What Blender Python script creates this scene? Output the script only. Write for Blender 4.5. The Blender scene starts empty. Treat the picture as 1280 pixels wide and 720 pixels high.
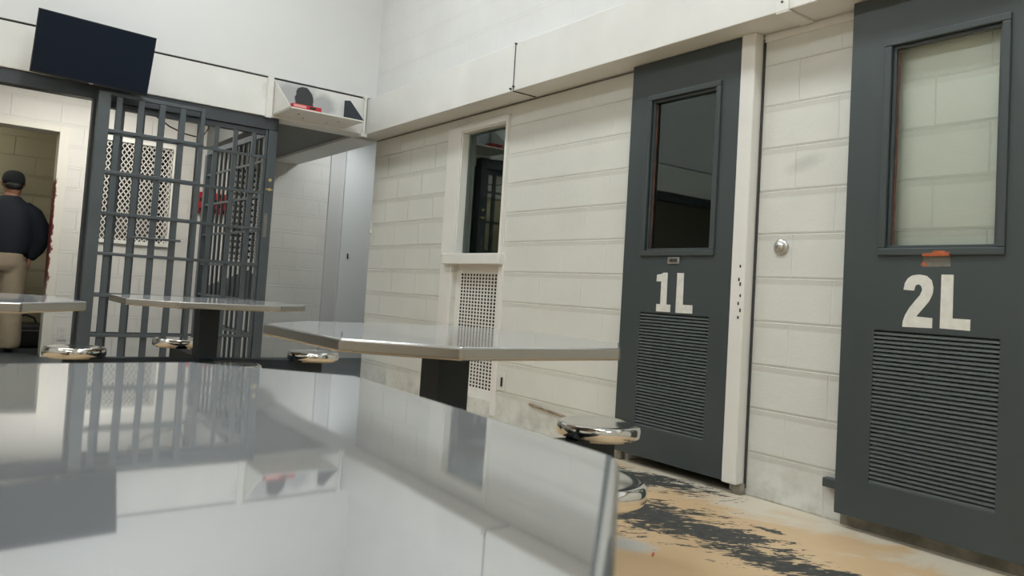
import bpy, bmesh, math, random
from mathutils import Vector, Matrix
random.seed(4)
S = bpy.context.scene
COL = S.collection

# ------------------------------------------------------------------ materials
def srgb(r, g, b):
    f = lambda c: (c/255/12.92) if c/255 <= .04045 else ((c/255+.055)/1.055)**2.4
    return (f(r), f(g), f(b), 1)

class NT:
    def __init__(s, name):
        s.m = bpy.data.materials.new(name); s.m.use_nodes = True
        s.t = s.m.node_tree; s.n = s.t.nodes; s.l = s.t.links
        s.b = s.n['Principled BSDF']
    def new(s, typ, **kw):
        n = s.n.new(typ)
        for k, v in kw.items(): setattr(n, k, v)
        return n
    def set(s, sock, v):
        if hasattr(v, 'is_output') or isinstance(v, bpy.types.NodeSocket): s.l.new(v, sock)
        else: sock.default_value = v
    def math(s, op, a, b=0.0, c=None, clamp=False):
        n = s.new('ShaderNodeMath', operation=op, use_clamp=clamp)
        s.set(n.inputs[0], a); s.set(n.inputs[1], b)
        if c is not None: s.set(n.inputs[2], c)
        return n.outputs[0]
    def mix(s, f, a, b):
        n = s.new('ShaderNodeMix', data_type='RGBA')
        s.set(n.inputs[0], f); s.set(n.inputs[6], a); s.set(n.inputs[7], b)
        return n.outputs[2]
    def pos(s):
        return s.new('ShaderNodeTexCoord').outputs['Object']
    def mapping(s, vec, loc=(0,0,0), rot=(0,0,0), scale=(1,1,1)):
        n = s.new('ShaderNodeMapping'); s.l.new(vec, n.inputs[0])
        n.inputs[1].default_value = loc; n.inputs[2].default_value = rot; n.inputs[3].default_value = scale
        return n.outputs[0]
    def noise(s, vec, scale, detail=4, rough=.55, dist=0):
        n = s.new('ShaderNodeTexNoise'); s.l.new(vec, n.inputs['Vector'])
        n.inputs['Scale'].default_value = scale; n.inputs['Detail'].default_value = detail
        n.inputs['Roughness'].default_value = rough; n.inputs['Distortion'].default_value = dist
        return n.outputs['Fac']
    def ramp(s, v, lo, hi):
        n = s.new('ShaderNodeMapRange'); s.set(n.inputs[0], v)
        n.inputs[1].default_value = lo; n.inputs[2].default_value = hi
        return n.outputs[0]
    def bump(s, h, strength, dist, prev=None):
        n = s.new('ShaderNodeBump'); s.set(n.inputs['Height'], h)
        n.inputs['Strength'].default_value = strength; n.inputs['Distance'].default_value = dist
        if prev: s.l.new(prev, n.inputs['Normal'])
        return n.outputs[0]
    def blob(s, vec, cx, cy, rx, ry, rot=0):
        v = s.mapping(vec, loc=(-cx, -cy, 0))
        v = s.mapping(v, rot=(0, 0, -rot))
        v = s.mapping(v, scale=(1/rx, 1/ry, 0))
        n = s.new('ShaderNodeVectorMath', operation='LENGTH'); s.l.new(v, n.inputs[0])
        return s.math('SUBTRACT', 1.0, n.outputs['Value'])

def plain(name, col, rough=.5, metal=0, bump=0, bscale=60, spec=.5, var=0.0, vscale=3):
    t = NT(name); t.b.inputs['Base Color'].default_value = col
    t.b.inputs['Roughness'].default_value = rough; t.b.inputs['Metallic'].default_value = metal
    t.b.inputs['Specular IOR Level'].default_value = spec
    p = t.pos()
    if bump:
        t.l.new(t.bump(t.noise(p, bscale, 3), bump, .002), t.b.inputs['Normal'])
    if var:
        n = t.ramp(t.noise(p, vscale, 5), .35, .7)
        dark = tuple(c*(1-var) for c in col[:3])+(1,)
        t.l.new(t.mix(n, dark, col), t.b.inputs['Base Color'])
    return t.m

def block(name, axis, col, shift=(0, 0), groove=1.0, rough=.5, dirt=0.0, wide=.395, tall=.1975, line=.004, vert=1.0):
    """painted concrete block wall: joints as grooves, roller texture, scuffs"""
    t = NT(name); p = t.pos()
    sep = t.new('ShaderNodeSeparateXYZ'); t.l.new(p, sep.inputs[0])
    cmb = t.new('ShaderNodeCombineXYZ')
    t.l.new(sep.outputs['X' if axis == 'x' else 'Y'], cmb.inputs[0]); t.l.new(sep.outputs['Z'], cmb.inputs[1])
    v = t.mapping(cmb.outputs[0], loc=(-shift[0]+wide*40, -shift[1]+tall*40, 0))
    # slightly wobbly joints
    w = t.new('ShaderNodeTexNoise'); w.inputs['Scale'].default_value = 6; t.l.new(p, w.inputs['Vector'])
    wv = t.new('ShaderNodeVectorMath', operation='SCALE'); wv.inputs['Scale'].default_value = .004
    t.l.new(w.outputs['Color'], wv.inputs[0])
    av = t.new('ShaderNodeVectorMath', operation='ADD'); t.l.new(v, av.inputs[0]); t.l.new(wv.outputs[0], av.inputs[1])
    b = t.new('ShaderNodeTexBrick'); t.l.new(av.outputs[0], b.inputs['Vector'])
    b.offset = .5; b.inputs['Scale'].default_value = 1
    b.inputs['Mortar Size'].default_value = .0042; b.inputs['Mortar Smooth'].default_value = .6
    b.inputs['Brick Width'].default_value = wide; b.inputs['Row Height'].default_value = tall
    # bed joints stay crisp, upright joints are partly filled by paint
    zz = t.math('FRACT', t.math('DIVIDE', t.math('ADD', sep.outputs['Z'], tall*40-shift[1]), tall))
    hl = t.ramp(zz, .05, .004)
    # the block below each bed joint sits a touch proud: a lip that catches light
    ridge = t.math('MINIMUM', t.ramp(zz, .999, .980), t.ramp(zz, .86, .980))
    dip = t.ramp(zz, .984, .999)
    vw = vert
    if axis == 'x' and vert < 1: vw = t.math('MAXIMUM', vert, t.ramp(sep.outputs['X'], 4.85, 4.9))
    fac = t.math('MULTIPLY', b.outputs['Fac'], vw)
    # plain upright joints stop short of the bed joint
    fac = t.math('MULTIPLY', fac, t.math('MULTIPLY', t.ramp(zz, .02, .05), t.ramp(zz, .98, .95)))
    inv = t.math('SUBTRACT', 1.0, t.math('MULTIPLY', fac, .8))
    inv = t.math('SUBTRACT', inv, t.math('MULTIPLY', hl, .30))
    inv = t.math('SUBTRACT', inv, t.math('MULTIPLY', dip, .30))
    inv = t.math('ADD', inv, t.math('MULTIPLY', ridge, .38))
    rough_n = t.noise(p, 95, 3, .6); mid = t.noise(p, 22, 4, .6)
    h = t.math('ADD', t.math('MULTIPLY', rough_n, .35), t.math('MULTIPLY', mid, .45))
    n1 = t.bump(h, .55, .004)
    n2 = t.bump(inv, 1.0*groove, .010, n1)
    t.l.new(n2, t.b.inputs['Normal'])
    dk = tuple(c*.9 for c in col[:3])+(1,)
    c1 = t.mix(t.ramp(t.noise(p, 1.7, 6, .6), .3, .72), dk, col)
    ml = tuple(c*(1-line) for c in (col[0], col[1]*.985, col[2]*.95))+(1,)
    c2 = t.mix(t.math('MULTIPLY', fac, 1.0), c1, tuple(c*(1-line*2.2) for c in col[:3])+(1,))
    if dirt:
        low = t.ramp(sep.outputs['Z'], .24, .0)
        scuff = t.ramp(t.noise(p, 7, 8, .7), .42, .66)
        d = t.math('MULTIPLY', t.math('MULTIPLY', low, scuff), dirt)
        c2 = t.mix(d, c2, (.26, .215, .155, 1))
        spot = t.ramp(t.noise(t.mapping(p, loc=(3, 1, 7)), 2.6, 5, .65), .62, .76)
        if axis == 'x':
            sm = t.math('ADD', t.blob(cmb.outputs[0], 1.955, 1.495, .11, .045, -.25), t.math('MULTIPLY', t.math('SUBTRACT', t.noise(p, 16, 4), .5), .9))
            c2 = t.mix(t.math('MULTIPLY', t.ramp(sm, .0, .7), .45), c2, (.40, .40, .37, 1))
        c2 = t.mix(t.math('MULTIPLY', spot, dirt*.12), c2, (.42, .40, .36, 1))
    t.l.new(c2, t.b.inputs['Base Color'])
    t.b.inputs['Roughness'].default_value = rough
    return t.m

WHITE = (.70, .69, .64, 1)
M = {}
M['blk_right'] = block('painted_block_right', 'x', (.715, .72, .675, 1), (.028, -.002), dirt=.6, vert=.22)
M['blk_end'] = block('painted_block_end', 'y', (.72, .715, .665, 1), (.0, -.002))
M['blk_far'] = block('painted_block_far', 'y', (.71, .70, .66, 1), (.03, -.004), dirt=.2, groove=.6)
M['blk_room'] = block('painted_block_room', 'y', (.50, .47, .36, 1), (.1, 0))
M['blk_upx'] = block('painted_block_upper_side', 'x', (.76, .765, .755, 1), (.1, .09), groove=.55, line=.02)
M['blk_upy'] = plain('smooth_upper_wall_paint', (.70, .705, .705, 1), .5, var=.03, vscale=2)
M['cream'] = plain('cream_wall_paint', (.66, .65, .60, 1), .5, bump=.2, bscale=30, var=.06)
M['white'] = plain('white_gloss_paint', (.78, .77, .73, 1), .38, bump=.12, bscale=25, var=.06, vscale=4)
M['beam'] = plain('beam_paint', (.77, .77, .745, 1), .42, bump=.15, bscale=14, var=.07, vscale=3)
M['ceil'] = plain('ceiling_paint', (.78, .78, .76, 1), .7)
M['gap'] = plain('dark_joint', (.05, .05, .05, 1), .8)
M['door'] = plain('charcoal_door_enamel', (.053, .067, .071, 1), .42, bump=.18, bscale=22, var=.12, vscale=2)
M['louver'] = plain('top_lit_louver_enamel', (.095, .112, .112, 1), .36)  # lighter than the door enamel so slat fronts look lit from above
M['gate'] = plain('blue_grey_gate_enamel', (.070, .085, .096, 1), .38, bump=.15, bscale=30, var=.15, vscale=5)
M['gate_dark'] = plain('dark_gate_enamel', (.050, .060, .070, 1), .4, var=.15)
M['column'] = plain('near_black_enamel', (.032, .042, .052, 1), .55, bump=.15, spec=.2)
M['black'] = plain('black_rubber', (.012, .012, .013, 1), .55)
M['letter'] = plain('white_stencil_paint', (.74, .735, .68, 1), .5, var=.14, vscale=40)
M['rust'] = plain('orange_primer', (.52, .13, .045, 1), .65, var=.35, vscale=60)
M['bare'] = plain('bare_grey_primer', (.20, .19, .165, 1), .6, var=.3, vscale=50)
M['steel'] = plain('brushed_trim_steel', (.62, .62, .60, 1), .28, metal=1)
M['plate'] = plain('ivory_outlet_plate', (.66, .65, .60, 1), .4)
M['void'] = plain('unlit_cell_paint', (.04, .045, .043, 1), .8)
M['mesh'] = plain('mesh_white_paint', (.80, .79, .74, 1), .45)
M['tvframe'] = plain('tv_black_plastic', (.012, .013, .015, 1), .3)
M['cloth_navy'] = plain('navy_jersey', (.007, .011, .020, 1), .85, bump=.5, bscale=18)
M['cloth_khaki'] = plain('khaki_twill', (.40, .33, .235, 1), .85, bump=.6, bscale=12, var=.25, vscale=6)
M['skin'] = plain('skin', (.33, .16, .105, 1), .5)
M['capcloth'] = plain('black_cap_cloth', (.008, .010, .014, 1), .9)
M['leather'] = plain('black_leather', (.012, .012, .014, 1), .4)
M['oldrust'] = plain('old_brown_primer', (.16, .065, .045, 1), .6, var=.5, vscale=30)
M['mortar'] = plain('brown_mortar', (.36, .28, .19, 1), .8, var=.5, vscale=30)
M['soffit'] = plain('shade_darkened_soffit', (.16, .165, .16, 1), .6)  # shade under the corridor ceiling put into the colour
M['red'] = plain('red_plastic', (.45, .02, .025, 1), .4)
M['redlabel'] = plain('pink_label_print', (.75, .33, .32, 1), .5)
M['cable'] = plain('black_cable', (.015, .015, .015, 1), .5)
M['brass'] = plain('brass', (.65, .52, .25, 1), .35, metal=.8)
M['bluewhite'] = plain('pale_blue_white_paint', (.70, .72, .715, 1), .42, bump=.1, bscale=12)
M['greyjamb'] = plain('grey_white_jamb_paint', (.58, .58, .57, 1), .45, bump=.1, bscale=20)
M['curb'] = plain('stained_curb_concrete', (.34, .31, .25, 1), .8, bump=.5, bscale=40, var=.5, vscale=14)

t = NT('television_glass'); t.b.inputs['Base Color'].default_value = (.007, .013, .026, 1)
t.b.inputs['Roughness'].default_value = .3; t.b.inputs['Specular IOR Level'].default_value = .18
M['screen'] = t.m

# stainless steel: gently wavy sheet, fine brushing
def stainless(name, col, rough, wave, wscale, veil=0):
    t = NT(name); t.b.inputs['Metallic'].default_value = 1
    p = t.pos()
    n0 = t.bump(t.noise(p, wscale, 1.5, .4), wave, .01)
    n1 = t.bump(t.noise(t.mapping(p, scale=(4, 90, 1)), 6, 2), .006, .001, n0)
    t.l.new(n1, t.b.inputs['Normal'])
    sm = t.ramp(t.noise(p, 5, 6, .65), .35, .75)
    t.l.new(t.mix(sm, tuple(c*.94 for c in col[:3])+(1,), col), t.b.inputs['Base Color'])
    r = t.new('ShaderNodeMapRange'); t.l.new(sm, r.inputs[0])
    r.inputs[3].default_value = rough*1.35; r.inputs[4].default_value = rough
    t.l.new(r.outputs[0], t.b.inputs['Roughness'])
    if veil:
        d = t.new('ShaderNodeBsdfPrincipled'); d.inputs['Base Color'].default_value = (.40, .415, .43, 1)
        d.inputs['Roughness'].default_value = .45; d.inputs['Metallic'].default_value = .35
        mx = t.new('ShaderNodeMixShader'); mx.inputs[0].default_value = veil
        t.l.new(t.b.outputs[0], mx.inputs[1]); t.l.new(d.outputs[0], mx.inputs[2])
        t.l.new(mx.outputs[0], t.n['Material Output'].inputs[0])
    return t.m
M['top'] = stainless('polished_stainless_top', (.66, .665, .67, 1), .030, .045, 3.6, .30)
M['rim'] = stainless('brushed_stainless_rim', (.40, .39, .37, 1), .20, .02, 9)
M['seat'] = stainless('polished_stainless_seat', (.72, .715, .70, 1), .09, .10, 7)

# glass: thin pane = clear transmission + fresnel reflection
def pane(name, tint, refl=1.0, ior=1.6):
    t = NT(name); out = t.n['Material Output']; t.n.remove(t.b)
    tr = t.new('ShaderNodeBsdfTransparent'); tr.inputs[0].default_value = tint
    gl = t.new('ShaderNodeBsdfGlossy'); gl.inputs['Roughness'].default_value = .02
    gl.inputs[0].default_value = (refl*.86, refl, refl*.96, 1)
    fr = t.new('ShaderNodeFresnel'); fr.inputs[0].default_value = ior
    m = t.new('ShaderNodeMixShader'); t.l.new(fr.outputs[0], m.inputs[0])
    t.l.new(tr.outputs[0], m.inputs[1]); t.l.new(gl.outputs[0], m.inputs[2])
    t.l.new(m.outputs[0], out.inputs[0]); return t.m
M['glass_dark'] = pane('window_glass', (.80, .84, .83, 1), .92, 1.85)
M['glass_hall'] = pane('reflective_window_glass', (.80, .84, .83, 1), .95, 2.1)
M['glass_green'] = pane('greenish_window_glass', (.985, 1.0, .985, 1), 1, 1.16)

# far beam paint with soot and primer patches above the shelf
def beam_far():
    t = NT('far_beam_paint'); p = t.pos()
    sep = t.new('ShaderNodeSeparateXYZ'); t.l.new(p, sep.inputs[0])
    cmb = t.new('ShaderNodeCombineXYZ'); t.l.new(sep.outputs['Y'], cmb.inputs[0]); t.l.new(sep.outputs['Z'], cmb.inputs[1])
    v = cmb.outputs[0]
    base = t.mix(t.ramp(t.noise(p, 3, 5), .35, .7), (.71, .71, .685, 1), (.77, .77, .745, 1))
    n = t.math('MULTIPLY', t.math('SUBTRACT', t.noise(p, 18, 5, .6), .5), .5)
    g = t.math('MAXIMUM', t.blob(v, -2.16, 2.33, .30, .16), t.blob(v, -2.40, 2.30, .16, .13))
    gm = t.ramp(t.math('ADD', g, n), .08, .55)
    base = t.mix(t.math('MULTIPLY', gm, .85), base, (.36, .37, .38, 1))
    k = t.math('MAXIMUM', t.blob(v, -2.245, 2.31, .092, .115), t.blob(v, -2.235, 2.37, .075, .055))
    k = t.math('MAXIMUM', k, t.blob(v, -2.25, 2.24, .10, .1))
    km = t.ramp(t.math('ADD', k, t.math('MULTIPLY', n, .8)), .10, .19)
    base = t.mix(km, base, (.035, .036, .04, 1))
    t.l.new(base, t.b.inputs['Base Color']); t.b.inputs['Roughness'].default_value = .45
    return t.m
M['beam_far'] = beam_far()

# chipped red paint edge on the cream door frame
def chipped():
    t = NT('chipped_frame_paint'); p = t.pos()
    sep = t.new('ShaderNodeSeparateXYZ'); t.l.new(p, sep.inputs[0])
    n = t.noise(t.mapping(p, scale=(1, 1, .6)), 26, 5, .7)
    z = sep.outputs['Z']
    band = t.math('MULTIPLY', t.ramp(z, 1.66, 1.62), t.ramp(z, .42, .75))
    side = t.ramp(sep.outputs['Y'], -.80, -.755)
    f = t.math('ADD', t.math('MULTIPLY', n, .9), t.math('MULTIPLY', side, .45))
    f = t.math('MULTIPLY', t.ramp(f, .66, .70), band)
    t.l.new(t.mix(f, (.70, .685, .62, 1), (.14, .018, .018, 1)), t.b.inputs['Base Color'])
    t.b.inputs['Roughness'].default_value = .5; return t.m
M['chipped'] = chipped()

# floor: ochre epoxy, worn to dark slab in drifts, chalky along the wall; dark grey paint beyond the gate
def floor_mat():
    t = NT('worn_ochre_epoxy_floor'); p = t.pos()
    sep = t.new('ShaderNodeSeparateXYZ'); t.l.new(p, sep.inputs[0])
    big = t.noise(p, 1.6, 5, .6)
    tan = t.mix(t.ramp(big, .35, .7), (.56, .385, .215, 1), (.66, .48, .29, 1))
    # chalky wear
    st = t.mapping(t.mapping(p, rot=(0, 0, math.radians(53))), scale=(1, .55, 1))
    ch = t.noise(st, 4.5, 7, .62, .4)
    nearwall = t.ramp(sep.outputs['Y'], -2.55, -3.0)
    c = t.math('ADD', ch, t.math('MULTIPLY', nearwall, .30))
    tan = t.mix(t.math('MULTIPLY', t.ramp(c, .60, .74), .85), tan, (.62, .575, .48, 1))
    gr = t.blob(p, 1.92, -1.98, .16, .12, .3)
    tan = t.mix(t.ramp(t.math('ADD', gr, t.math('MULTIPLY', ch, .5)), .5, .9), tan, (.48, .46, .42, 1))
    # peeled drifts
    bl = [(2.12, -2.34, .36, .30, 0), (1.84, -2.38, .36, .20, .1), (1.54, -2.32, .32, .15, .25), (2.62, -2.76, .50, .19, .25),
          (2.9, -2.60, .40, .20, 0), (1.385, -2.43, .085, .045, .5), (1.80, -2.62, .08, .035, 0), (2.42, -2.18, .4, .26, 0), (1.30, -2.22, .18, .06, .2)]
    m = None
    for b in bl:
        q = t.blob(p, *b); m = q if m is None else t.math('MAXIMUM', m, q)
    s2 = t.mapping(t.mapping(p, rot=(0, 0, math.radians(53-90))), scale=(1, .38, 1))
    s3 = t.mapping(t.mapping(p, rot=(0, 0, math.radians(-50))), scale=(.36, 1, 1))
    na = t.math('ADD', t.math('MULTIPLY', t.noise(s3, 17, 8, .70, .5), .48), t.math('MULTIPLY', t.noise(s3, 48, 5, .7, .4), .52))
    f = t.math('ADD', t.math('MULTIPLY', m, .50), t.math('MULTIPLY', t.math('SUBTRACT', na, .5), 2.9))
    mask = t.ramp(f, .16, .20)
    specks = t.math('MULTIPLY', t.ramp(t.noise(s3, 30, 6, .7), .69, .71), t.ramp(m, -.9, .1))
    mask = t.math('MAXIMUM', mask, specks)
    dark = t.mix(t.ramp(t.noise(p, 30, 4), .4, .65), (.036, .038, .036, 1), (.058, .060, .056, 1))
    colr = t.mix(mask, tan, dark)
    # red scrape
    rs = t.ramp(t.blob(p, 1.80, -1.985, .035, .006, -.9), .1, .4)
    colr = t.mix(rs, colr, (.45, .07, .04, 1))
    far = t.ramp(sep.outputs['X'], 5.72, 5.76)
    colr = t.mix(far, colr, (.050, .062, .070, 1))
    t.l.new(colr, t.b.inputs['Base Color'])
    r = t.new('ShaderNodeMapRange'); t.l.new(big, r.inputs[0]); r.inputs[3].default_value = .34; r.inputs[4].default_value = .5
    t.l.new(t.math('ADD', r.outputs[0], t.math('MULTIPLY', mask, .3)), t.b.inputs['Roughness'])
    n1 = t.bump(t.noise(p, 14, 5), .12, .004)
    t.l.new(t.bump(t.math('SUBTRACT', 1.0, mask), .5, .0015, n1), t.b.inputs['Normal'])
    return t.m
M['floor'] = floor_mat()

def emit(name, col, st):
    t = NT(name); t.b.inputs['Base Color'].default_value = (.8, .8, .8, 1)
    t.b.inputs['Emission Color'].default_value = col; t.b.inputs['Emission Strength'].default_value = st
    return t.m
M['lamp'] = emit('fluorescent_lens', (.93, 1.0, 1.02, 1), 13.5)
M['lamp_warm'] = emit('warm_fluorescent_lens', (1.0, .97, .90, 1), 11.5)
M['lamp_room'] = emit('dim_room_lens', (1.0, .95, .76, 1), 9)
M['lamp_cool'] = emit('cool_corridor_lens', (.95, .99, 1.0, 1), 20)

# ------------------------------------------------------------------ mesh helpers
class MB:
    def __init__(s): s.bm = bmesh.new()
    def box(s, x0, x1, y0, y1, z0, z1, mi=0, mat=None):
        P = [(x, y, z) for x in sorted((x0, x1)) for y in sorted((y0, y1)) for z in sorted((z0, z1))]
        v = [s.bm.verts.new(mat @ Vector(p) if mat else p) for p in P]
        for f in ((0,1,3,2), (4,6,7,5), (0,4,5,1), (2,3,7,6), (0,2,6,4), (1,5,7,3)):
            s.bm.faces.new([v[i] for i in f]).material_index = mi
        return s
    def prism(s, pts, vec, mi=0):
        a = [s.bm.verts.new(p) for p in pts]; b = [s.bm.verts.new(Vector(p)+Vector(vec)) for p in pts]
        n = len(a)
        fs = [s.bm.faces.new(a), s.bm.faces.new(b[::-1])]
        for i in range(n): fs.append(s.bm.faces.new([a[i], b[i], b[(i+1) % n], a[(i+1) % n]]))
        for f in fs: f.material_index = mi
        return s
    def lathe(s, prof, c=(0, 0, 0), n=48, axis='z', mi=0):
        rings = []
        for r, h in prof:
            ring = []
            for k in range(n):
                a = 2*math.pi*k/n; u, w = r*math.cos(a), r*math.sin(a)
                p = {'z': (u, w, h), 'y': (u, h, w), 'x': (h, u, w)}[axis]
                ring.append(s.bm.verts.new((c[0]+p[0], c[1]+p[1], c[2]+p[2])))
            rings.append(ring)
        for a, b in zip(rings, rings[1:]):
            for k in range(n): s.bm.faces.new([a[k], a[(k+1) % n], b[(k+1) % n], b[k]]).material_index = mi
        s.bm.faces.new(rings[0]); s.bm.faces.new(rings[-1][::-1])
        return s
    def tube(s, pts, r, n=10, mi=0):
        pts = [Vector(p) for p in pts]; rings = []
        for i, p in enumerate(pts):
            d = (pts[min(i+1, len(pts)-1)]-pts[max(i-1, 0)]).normalized()
            u = d.cross(Vector((0, 0, 1)) if abs(d.z) < .9 else Vector((1, 0, 0))).normalized(); w = d.cross(u)
            rings.append([s.bm.verts.new(p+r*(math.cos(2*math.pi*k/n)*u+math.sin(2*math.pi*k/n)*w)) for k in range(n)])
        for a, b in zip(rings, rings[1:]):
            for k in range(n): s.bm.faces.new([a[k], a[(k+1) % n], b[(k+1) % n], b[k]]).material_index = mi
        s.bm.faces.new(rings[0]); s.bm.faces.new(rings[-1][::-1])
        return s
    def build(s, name, mats, parent=None, bevel=0, smooth=False, segs=2):
        bmesh.ops.recalc_face_normals(s.bm, faces=s.bm.faces)
        me = bpy.data.meshes.new(name); s.bm.to_mesh(me); s.bm.free()
        for m in (mats if isinstance(mats, (list, tuple)) else [mats]): me.materials.append(m)
        if smooth:
            for p in me.polygons: p.use_smooth = True
        o = bpy.data.objects.new(name, me); COL.objects.link(o)
        if parent: o.parent = parent
        if bevel:
            b = o.modifiers.new('bevel', 'BEVEL'); b.width = bevel; b.segments = segs; b.limit_method = 'ANGLE'
            b.angle_limit = math.radians(40)
        return o

def struct(o, label=None):
    o['kind'] = 'structure'
    if label: o['label'] = label
    return o
def tag(o, label, cat, group=None):
    o['label'] = label; o['category'] = cat
    if group: o['group'] = group
    return o
def empty(name, loc=(0, 0, 0)):
    o = bpy.data.objects.new(name, None); COL.objects.link(o); o.location = loc; o.empty_display_size = .1
    return o
def B(name, x0, x1, y0, y1, z0, z1, mat, parent=None, bevel=0):
    return MB().box(x0, x1, y0, y1, z0, z1).build(name, mat, parent, bevel)
def off(o, root):
    """mesh written in world coordinates, parented under an Empty that is not at the origin"""
    o.parent = root; o.matrix_parent_inverse = Matrix.Translation(-Vector(root.location)); return o

def holed(name, axis, at, thick, u0, u1, z0, z1, holes, mat):
    """wall slab in the plane axis=at, thickness going to at+thick, with rectangular holes (ua,ub,za,zb)"""
    us = sorted({u0, u1, *[h[0] for h in holes], *[h[1] for h in holes]})
    zs = sorted({z0, z1, *[h[2] for h in holes], *[h[3] for h in holes]})
    us = [u for u in us if u0 <= u <= u1]; zs = [z for z in zs if z0 <= z <= z1]
    def solid(i, j):
        if not (0 <= i < len(us)-1 and 0 <= j < len(zs)-1): return False
        um, zm = (us[i]+us[i+1])/2, (zs[j]+zs[j+1])/2
        return not any(h[0] < um < h[1] and h[2] < zm < h[3] for h in holes)
    bm = bmesh.new(); cache = {}
    def V(u, z, w):
        k = (u, z, w)
        if k not in cache:
            d = at+thick*w
            cache[k] = bm.verts.new((d, u, z) if axis == 'x' else (u, d, z))
        return cache[k]
    for i in range(len(us)-1):
        for j in range(len(zs)-1):
            if not solid(i, j): continue
            a, b, c, d = us[i], us[i+1], zs[j], zs[j+1]
            for w in (0, 1): bm.faces.new([V(a, c, w), V(b, c, w), V(b, d, w), V(a, d, w)])
            if not solid(i-1, j): bm.faces.new([V(a, c, 0), V(a, d, 0), V(a, d, 1), V(a, c, 1)])
            if not solid(i+1, j): bm.faces.new([V(b, c, 0), V(b, d, 0), V(b, d, 1), V(b, c, 1)])
            if not solid(i, j-1): bm.faces.new([V(a, c, 0), V(b, c, 0), V(b, c, 1), V(a, c, 1)])
            if not solid(i, j+1): bm.faces.new([V(a, d, 0), V(b, d, 0), V(b, d, 1), V(a, d, 1)])
    m = MB(); m.bm.free(); m.bm = bm
    return struct(m.build(name, mat))

# ------------------------------------------------------------------ room shell
XB, YL, ZC = -3.2, 4.2, 4.3          # back wall, left wall, ceiling
struct(B('floor', XB-.2, 10.2, -5.4, YL+.2, -.12, 0, M['floor']))
# right wall, with the window opening and the door openings
holed('wall_right', 'y', -3.0, -.2, XB-.2, 6.22, 0, 2.43,
      [(4.20, 4.80, .12, 2.03), (2.275, 2.93, 0, 2.10)], M['blk_right'])
struct(MB().box(XB-.2, 6.22, -3.02, -2.88, 2.43, ZC).build('wall_right_upper', M['blk_upx']))
struct(MB().box(6.04, 6.24, -2.88, YL+.2, 2.445, ZC).build('wall_far_upper', M['blk_upy']))
struct(B('wall_left', XB-.2, 10.2, YL, YL+.2, 0, ZC, M['cream']))
struct(B('wall_back', XB-.2, XB, -3.0, YL, 0, ZC, M['cream']))
struct(B('ceiling', XB-.2, 6.3, -3.0, YL+.2, ZC, ZC+.1, M['ceil']))
# beams (boxed soffits)
struct(MB().box(XB, 6.04, -3.0, -2.80, 2.125, 2.43).build('trim_1', M['beam'], bevel=.004))
struct(MB().box(6.04, 6.24, -3.0, YL, 2.125, 2.43).build('trim_2', M['beam_far'], bevel=.004))
struct(MB().box(6.055, 6.2, -2.79, YL, 2.43, 2.445).build('trim_3', M['gap']))
# cover strips over beam joints
o = MB().box(6.022, 6.042, -1.985, -1.935, 2.115, 2.44)
for z in (2.15, 2.41): o.lathe([(.004, 6.018), (.004, 6.024)], (0, -1.96, z), 10, 'x')
struct(o.build('trim_4', M['white'], bevel=.003))
o = MB().box(1.93, 1.99, -2.80, -2.788, 2.12, 2.435).box(1.93, 1.99, -2.98, -2.79, 2.112, 2.124)
struct(o.build('trim_5', M['white'], bevel=.002))
o = MB().box(3.905, 3.912, -2.803, -2.797, 2.13, 2.425).box(3.905, 3.912, -2.98, -2.80, 2.120, 2.1255)
struct(o.build('trim_6', M['gap']))
o = MB()
for (x, z) in ((3.90, 2.15), (3.93, 2.14), (3.90, 2.425), (1.96, 2.16)): o.lathe([(.006, -2.803), (.006, -2.786)], (x, 0, z), 10, 'y')
struct(o.build('trim_7', M['gap']))
struct(B('trim_8', 1.72, 2.19, -3.0, -2.992, 2.085, 2.115, M['white']))       # filler strip under the beam
struct(B('trim_9', 2.19, 6.2, -3.002, -2.99, 2.115, 2.120, M['bare']))

# conduit in the beam corner
o = MB().tube([(6.02, -2.775, 2.10), (6.02, -2.775, 2.44)], .012, 12).box(6.02, 6.04, -2.795, -2.755, 2.43, 2.45).box(6.01, 6.045, -2.805, -2.75, 2.10, 2.13)
tag(o.build('conduit', M['white'], bevel=.001), 'thin white vertical conduit where the two white beams meet', 'pipe')

# far wall beyond the gate, doorway at left and two mesh windows
FX = 8.25
holed('wall_far', 'x', FX, .2, -3.43, YL, 0, 2.7,
      [(-.79, .25, 0, 2.10), (-1.76, -1.05, 1.13, 2.08), (-2.72, -2.33, 1.03, 2.03)], M['blk_far'])
struct(B('trim_10', FX-.02, FX+.2, -3.60, -3.43, 0, 2.7, M['greyjamb']))
struct(MB().box(FX-.05, FX+.2, -5.2, -3.60, 0, 2.7).build('trim_11', M['bluewhite']))
struct(B('ceiling_corridor', 6.24, 10.2, -5.4, YL, 2.62, 2.7, M['ceil']))
struct(MB().box(6.2, FX, -3.05, -2.77, 2.125, 2.62).build('trim_12', M['beam'], bevel=.004))
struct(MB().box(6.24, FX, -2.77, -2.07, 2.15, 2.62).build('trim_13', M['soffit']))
# corridor side beyond wall end
struct(B('wall_corridor', 6.02, 6.22, -5.4, -3.2, 0, 2.7, M['blk_end']))
struct(B('wall_corridor_end', 6.0, 10.2, -5.4, -5.2, 0, 2.7, M['cream']))
tag(MB().box(FX-.06, FX-.048, -3.70, -3.685, 1.13, 1.19).build('door_pull', M['black'], bevel=.003), 'small dark catch on the pale blue-white corridor panel', 'catch')
o = MB().box(6.19, 6.225, -3.05, -2.985, 1.30, 1.335).box(6.20, 6.215, -3.03, -2.995, 1.33, 1.40)
tag(o.build('wall_bracket', M['white'], bevel=.004), 'small white bracket on the end corner of the block wall', 'bracket')

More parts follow.
